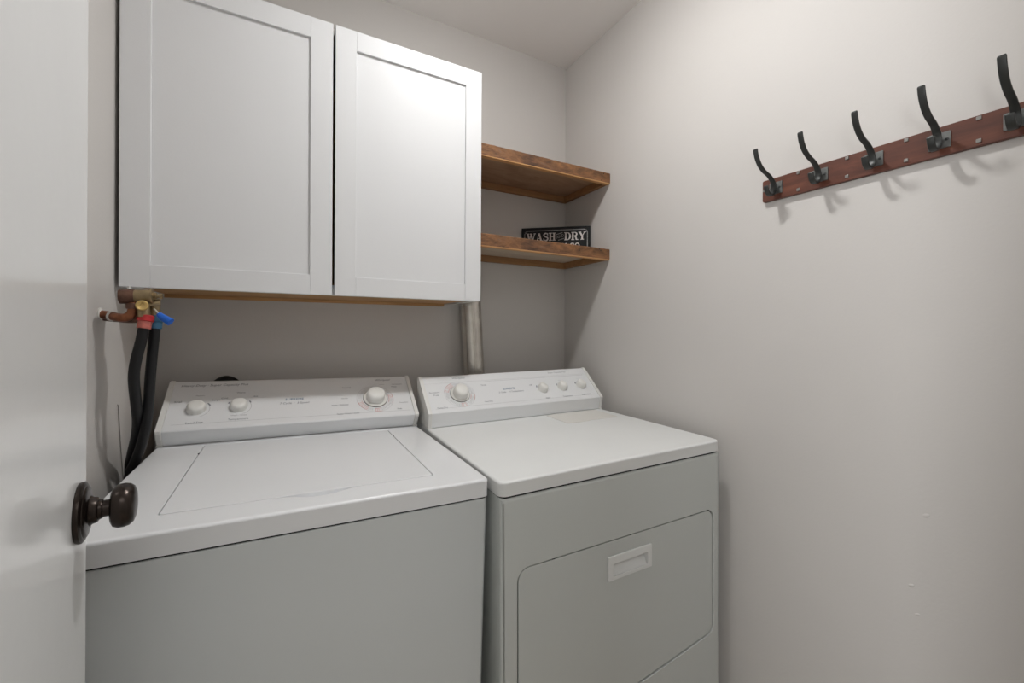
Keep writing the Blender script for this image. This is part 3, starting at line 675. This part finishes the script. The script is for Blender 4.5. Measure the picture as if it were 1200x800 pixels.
DR.add('corner_screw', lathe([(0.0, 0.0008), (0.002, 0.0006), (0.0022, -0.001), (0.0, -0.001)], 10, axis_m((-DW+0.010, 0.0015, -0.0475), (0, -1, 0))), SEAM)
DR.console(0.5364, 0.5275, 0.0510, 0.6503, 0.1598, -DW+0.0005, -0.0005)
# lint screen flap on the top
lp = [(-0.278, 0.386), (-0.1845, 0.3835), (-0.176, 0.3895), (-0.072, 0.3860), (-0.048, 0.392), (-0.040, 0.530), (-0.276, 0.530)]
DR.add('lint_screen_door', slab(lp, 0.0001, 0.0016, 0.0006, 2), CREAM)
for x, y in ((-DW+0.05, 0.05), (-0.05, 0.05), (-DW+0.05, 0.63), (-0.05, 0.63)):
    zb = -0.9580 - (x+DW/2)*math.tan(R(0.422))
    DR.add('levelling_foot', lathe([(0.0, zb), (0.022, zb+0.001), (0.022, zb+0.009), (0.008, zb+0.011), (0.008, -0.919), (0.0, -0.919)], 16, Matrix.Translation((x, y, 0))), RUB)
dial(DR, -0.6030, 0.455, 0.0275, 0.0350, 0.0400, 0.0560, ((110, 165), (-35, -8), (262, 286)), 'large white timer dial ringed by a printed scale')
LD = DR.L
for u, tt in ((-0.2600, 0.45), (-0.1660, 0.462), (-0.0720, 0.468)):
    control_knob(DR, u, tt-0.03, 0.0205, 0.023, 'knob', None, True)
    DR.lines([([(u-0.0225, LD*tt+0.004), (u-0.0185, LD*tt+0.0135)], 0.0042)], INK)
    DR.lines([([(u+0.0285*math.cos(R(a)), LD*tt+0.0285*math.sin(R(a))) for a in range(95, -50, -10)], 0.0007)], INKP)
DR.text('Whirlpool', 0.0120, -0.590, 0.905, INK, 0.3, h=0.0002)
DR.lines([([(-0.632, LD*0.90), (-0.621, LD*0.93), (-0.615, LD*0.88)], 0.0014)], INK)
DR.text('SUPREME', 0.0125, -0.404, 0.50, INKB); DR.text('5 Cycle  \u00b7  4 Temperature', 0.0100, -0.399, 0.41, INK, 0.15)
DR.text('Super Capacity Plus', 0.0110, -0.155, 0.90, INKP, 0.2, h=0.0002)
DR.text('Timed', 0.0085, -0.500, 0.66, INK); DR.text('Very Dry', 0.0085, -0.505, 0.19, INK)
DR.text('Permanent', 0.0085, -0.693, 0.55, INK); DR.text('Press', 0.0085, -0.689, 0.475, INK); DR.text('Damp Dry', 0.0085, -0.680, 0.135, INK)
DR.text('Off', 0.0085, -0.304, 0.555, INK); DR.text('Signal', 0.0085, -0.256, 0.135, INK); DR.text('Temperature', 0.0085, -0.163, 0.135, INK); DR.text('Push to Start', 0.0080, -0.072, 0.135, INK)
DR.lines([([(-DW+0.03, LD*0.118), (-0.025, LD*0.118)], 0.0007), ([(-0.49, LD*0.765), (-0.03, LD*0.765)], 0.0007)], INKP)

# ------------------------------------------------------------------ water supply valve
val = empty('supply_valve', (-1.498, -0.41, 1.2689), 'brass and copper water supply valve with a blue lever, projecting from the left wall', 'valve')
VO = Vector((1.498, 0.41, -1.2689))
def va(name, bm, m, parent=None, label=None, smooth=40):
    bm.transform(Matrix.Translation(VO)); o = to_obj(name, bm, m, parent or val, smooth)
    if label: tag(o, label)
    return o
va('copper_pipe', tube([(-1.500, -0.408, 1.2692), (-1.4797, -0.42, 1.2660), (-1.4580, -0.440, 1.2618), (-1.4450, -0.448, 1.2625), (-1.4365, -0.450, 1.2700), (-1.4345, -0.450, 1.2830), (-1.4345, -0.450, 1.3020)], 0.0088, 16), COPPER)
va('copper_pipe', tube([(-1.500, -0.385, 1.2640), (-1.470, -0.405, 1.2610), (-1.440, -0.425, 1.2590), (-1.422, -0.430, 1.2640), (-1.4180, -0.430, 1.2800), (-1.418, -0.430, 1.2950)], 0.0085, 16), COPPERD)
t = lathe([(0.013, -0.001), (0.0135, 0.0015), (0.0095, 0.004), (0.0088, 0.004)], 14, axis_m((-1.497, -0.409, 1.2690), (1, 0, 0)))
for v in t.verts: v.co += Vector((random.uniform(-.001, .001),)*3)
va('plaster_collar', t, SOLDER)
t = lathe([(0.0092, -0.003), (0.0108, -0.002), (0.0106, 0.003), (0.009, 0.004)], 12, axis_m((-1.4750, -0.4235, 1.2650), (0.85, -0.45, -0.15)))
va('solder_ring', t, SOLDER)
va('fitting', tube([(-1.455, -0.450, 1.3050), (-1.4310, -0.450, 1.3062)], 0.0150, 16, 0), COPPERD)
va('fitting_collar', lathe([(0.0105, 0.0), (0.0115, 0.003), (0.0115, 0.010), (0.010, 0.012)], 16, axis_m((-1.4345, -0.450, 1.2800), (0, 0, 1))), COPPERD)
bd = va('valve_body', tube([(-1.4312, -0.450, 1.3066), (-1.4040, -0.450, 1.3085)], 0.0138, 20, 0), BRASS)
va('flange', tube([(-1.4045, -0.450, 1.3085), (-1.4015, -0.450, 1.3087)], 0.0165, 20, 0), BRASS)
va('packing_nut', lathe([(0.0085, 0.0), (0.0085, 0.005), (0.005, 0.006), (0.005, 0.010), (0.0065, 0.0105), (0.0065, 0.0150), (0.003, 0.0155)], 6, axis_m((-1.4015, -0.448, 1.3085), (1, 0, 0.03))), BRASS)
va('valve_branch', tube([(-1.4195, -0.450, 1.3000), (-1.4165, -0.450, 1.2640)], 0.0115, 16, 0), BRASS)
va('valve_branch', tube([(-1.4030, -0.432, 1.3040), (-1.4040, -0.430, 1.2640)], 0.0105, 16, 0), BRASS)
va('valve_crosspiece', tube([(-1.4180, -0.448, 1.2900), (-1.3930, -0.438, 1.2960)], 0.0070, 12, 0), BRASS)
hub = lathe([(0.0, -0.012), (0.006, -0.012), (0.0065, -0.002), (0.0105, -0.001), (0.0112, 0.001), (0.0105, 0.003), (0.0085, 0.0036), (0.0065, 0.0025), (0.004, 0.0020), (0.0035, 0.0), (0.0, 0.0)], 24, axis_m((-1.4162, -0.4640, 1.2872), (0.15, -1, 0.05)))
va('stem_cap', hub, BRASSB, None, 'round polished brass cap')
va('lever_stem', tube([(-1.4010, -0.447, 1.2810), (-1.3890, -0.455, 1.2675)], 0.0022, 10, 0), STEEL)
lv = tube([(-1.3915, -0.4535, 1.2705), (-1.3850, -0.4560, 1.2640), (-1.3700, -0.4600, 1.2530)], 0.005, 14, 6, rads=lambda f: 0.0052+0.0034*f)
va('lever_grip', lv, BLUEL, None, 'bright blue tapered grip')
va('bleed_screw', lathe([(0.0, 0.006), (0.003, 0.006), (0.004, 0.0), (0.0, 0.0)], 8, axis_m((-1.4395, -0.452, 1.3212), (0, 0, 1))), STEEL)

def hose(name, pts, top, m1, m2, label, group):
    h = empty(name, top, label, 'hose', group); off = -Vector(top)
    def ad(n, bm, m, lb=None):
        bm.transform(Matrix.Translation(off)); o = to_obj(n, bm, m, h, 40)
        if lb: tag(o, lb)
    ad('hose_tube', tube(pts, 0.0097, 16), RUB)
    x, y, z = top; d = (Vector(pts[0]) - Vector(pts[1])).normalized()
    q = Vector(pts[0])
    nut = lathe([(0.0125, 0.0), (0.0145, 0.001), (0.0145, 0.012), (0.0130, 0.0135), (0.0, 0.0135)], 10, axis_m(q+d*0.0145, d))
    ad('coupling_nut', nut, m1)
    ad('coupling_sleeve', lathe([(0.0114, 0.0), (0.0121, 0.001), (0.0121, 0.015), (0.0114, 0.016)], 18, axis_m(q-d*0.001, d)), m2)
h1 = [(-1.4168, -0.450, 1.2400), (-1.4205, -0.453, 1.2118), (-1.4285, -0.455, 1.1673), (-1.4322, -0.450, 1.1311), (-1.4335, -0.430, 1.0795), (-1.4385, -0.398, 1.0381), (-1.4500, -0.360, 0.9954), (-1.4680, -0.318, 0.9417), (-1.4760, -0.300, 0.9000), (-1.4790, -0.26, 0.78), (-1.4820, -0.17, 0.66), (-1.4830, -0.05, 0.60)]
h2 = [(-1.4030, -0.428, 1.2400), (-1.4063, -0.430, 1.1924), (-1.4112, -0.425, 1.1360), (-1.4161, -0.415, 1.0788), (-1.4248, -0.395, 1.0229), (-1.4393, -0.372, 0.9708), (-1.4560, -0.348, 0.9300), (-1.4690, -0.330, 0.8950), (-1.4760, -0.30, 0.80), (-1.4820, -0.20, 0.62), (-1.4840, -0.05, 0.52)]
hose('water_hose', h1, (-1.4168, -0.450, 1.2400), REDP, REDF, 'black rubber hose with a red coupling, hanging left of the washing machine', 'supply hoses')
hose('water_hose', h2, (-1.4030, -0.428, 1.2400), BLUEP, BLUEP, 'black rubber hose with a blue coupling, just behind and right of the red-capped one', 'supply hoses')

# drain hose arching behind the washer console
dh = [(-1.352, -0.034, 0.50), (-1.352, -0.034, 0.95), (-1.350, -0.034, 1.030), (-1.340, -0.034, 1.062), (-1.316, -0.034, 1.076), (-1.292, -0.034, 1.062), (-1.282, -0.034, 1.030), (-1.280, -0.034, 0.95), (-1.280, -0.034, 0.50)]
tag(to_obj('drain_hose', tube(dh, 0.0165, 16), RUB), 'black drain hose arching up behind the washing machine console', 'hose')
# thin cord on the left wall under the cabinet
tag(to_obj('thin_cord', tube([(-1.4990, -0.301, 1.062), (-1.4965, -0.300, 1.055), (-1.4965, -0.297, 1.03), (-1.4962, -0.268, 0.884), (-1.4962, -0.20, 0.60)], 0.0010, 8), CORD), 'thin grey cord running down the left wall just above the washing machine edge', 'cord')

# galvanised vent duct behind the dryer
duct = empty('vent_duct', (-0.459, -0.048, 0.02), 'shiny galvanised vent duct on the back wall between cabinet and dryer', 'duct')
DO = -Vector((-0.459, -0.048, 0.02))
p0, p1 = Vector((-0.455, -0.048, 0.60)), Vector((-0.5055, -0.048, 1.455))
def du(name, bm, m): bm.transform(Matrix.Translation(DO)); return to_obj(name, bm, m, duct, 40)
du('duct_pipe', tube([p0, p0.lerp(p1, 0.5), p1], 0.0415, 32, 0), GALV)
dv = (p1-p0).normalized()
for s in (-1,):
    q0 = p0 + Vector((-0.012, -0.0412, 0)); q1 = p1 + Vector((-0.012, -0.0412, 0))
    du('lock_seam', tube([q0, q1], 0.0022, 8, 0), GALV)
du('elbow', tube([p1, p1+dv*0.012+Vector((0, 0.002, 0)), p1+dv*0.028+Vector((0, 0.014, 0)), p1+dv*0.034+Vector((0, 0.0400, 0))], 0.0405, 24, 3), GALV)
du('duct_pipe', tube([Vector((-0.455, -0.048, 0.02)), Vector((-0.455, -0.048, 0.60))], 0.0410, 24, 0), GALV)
du('pipe_collar', tube([p0-dv*0.01, p0+dv*0.02], 0.0435, 32, 0), GALV)
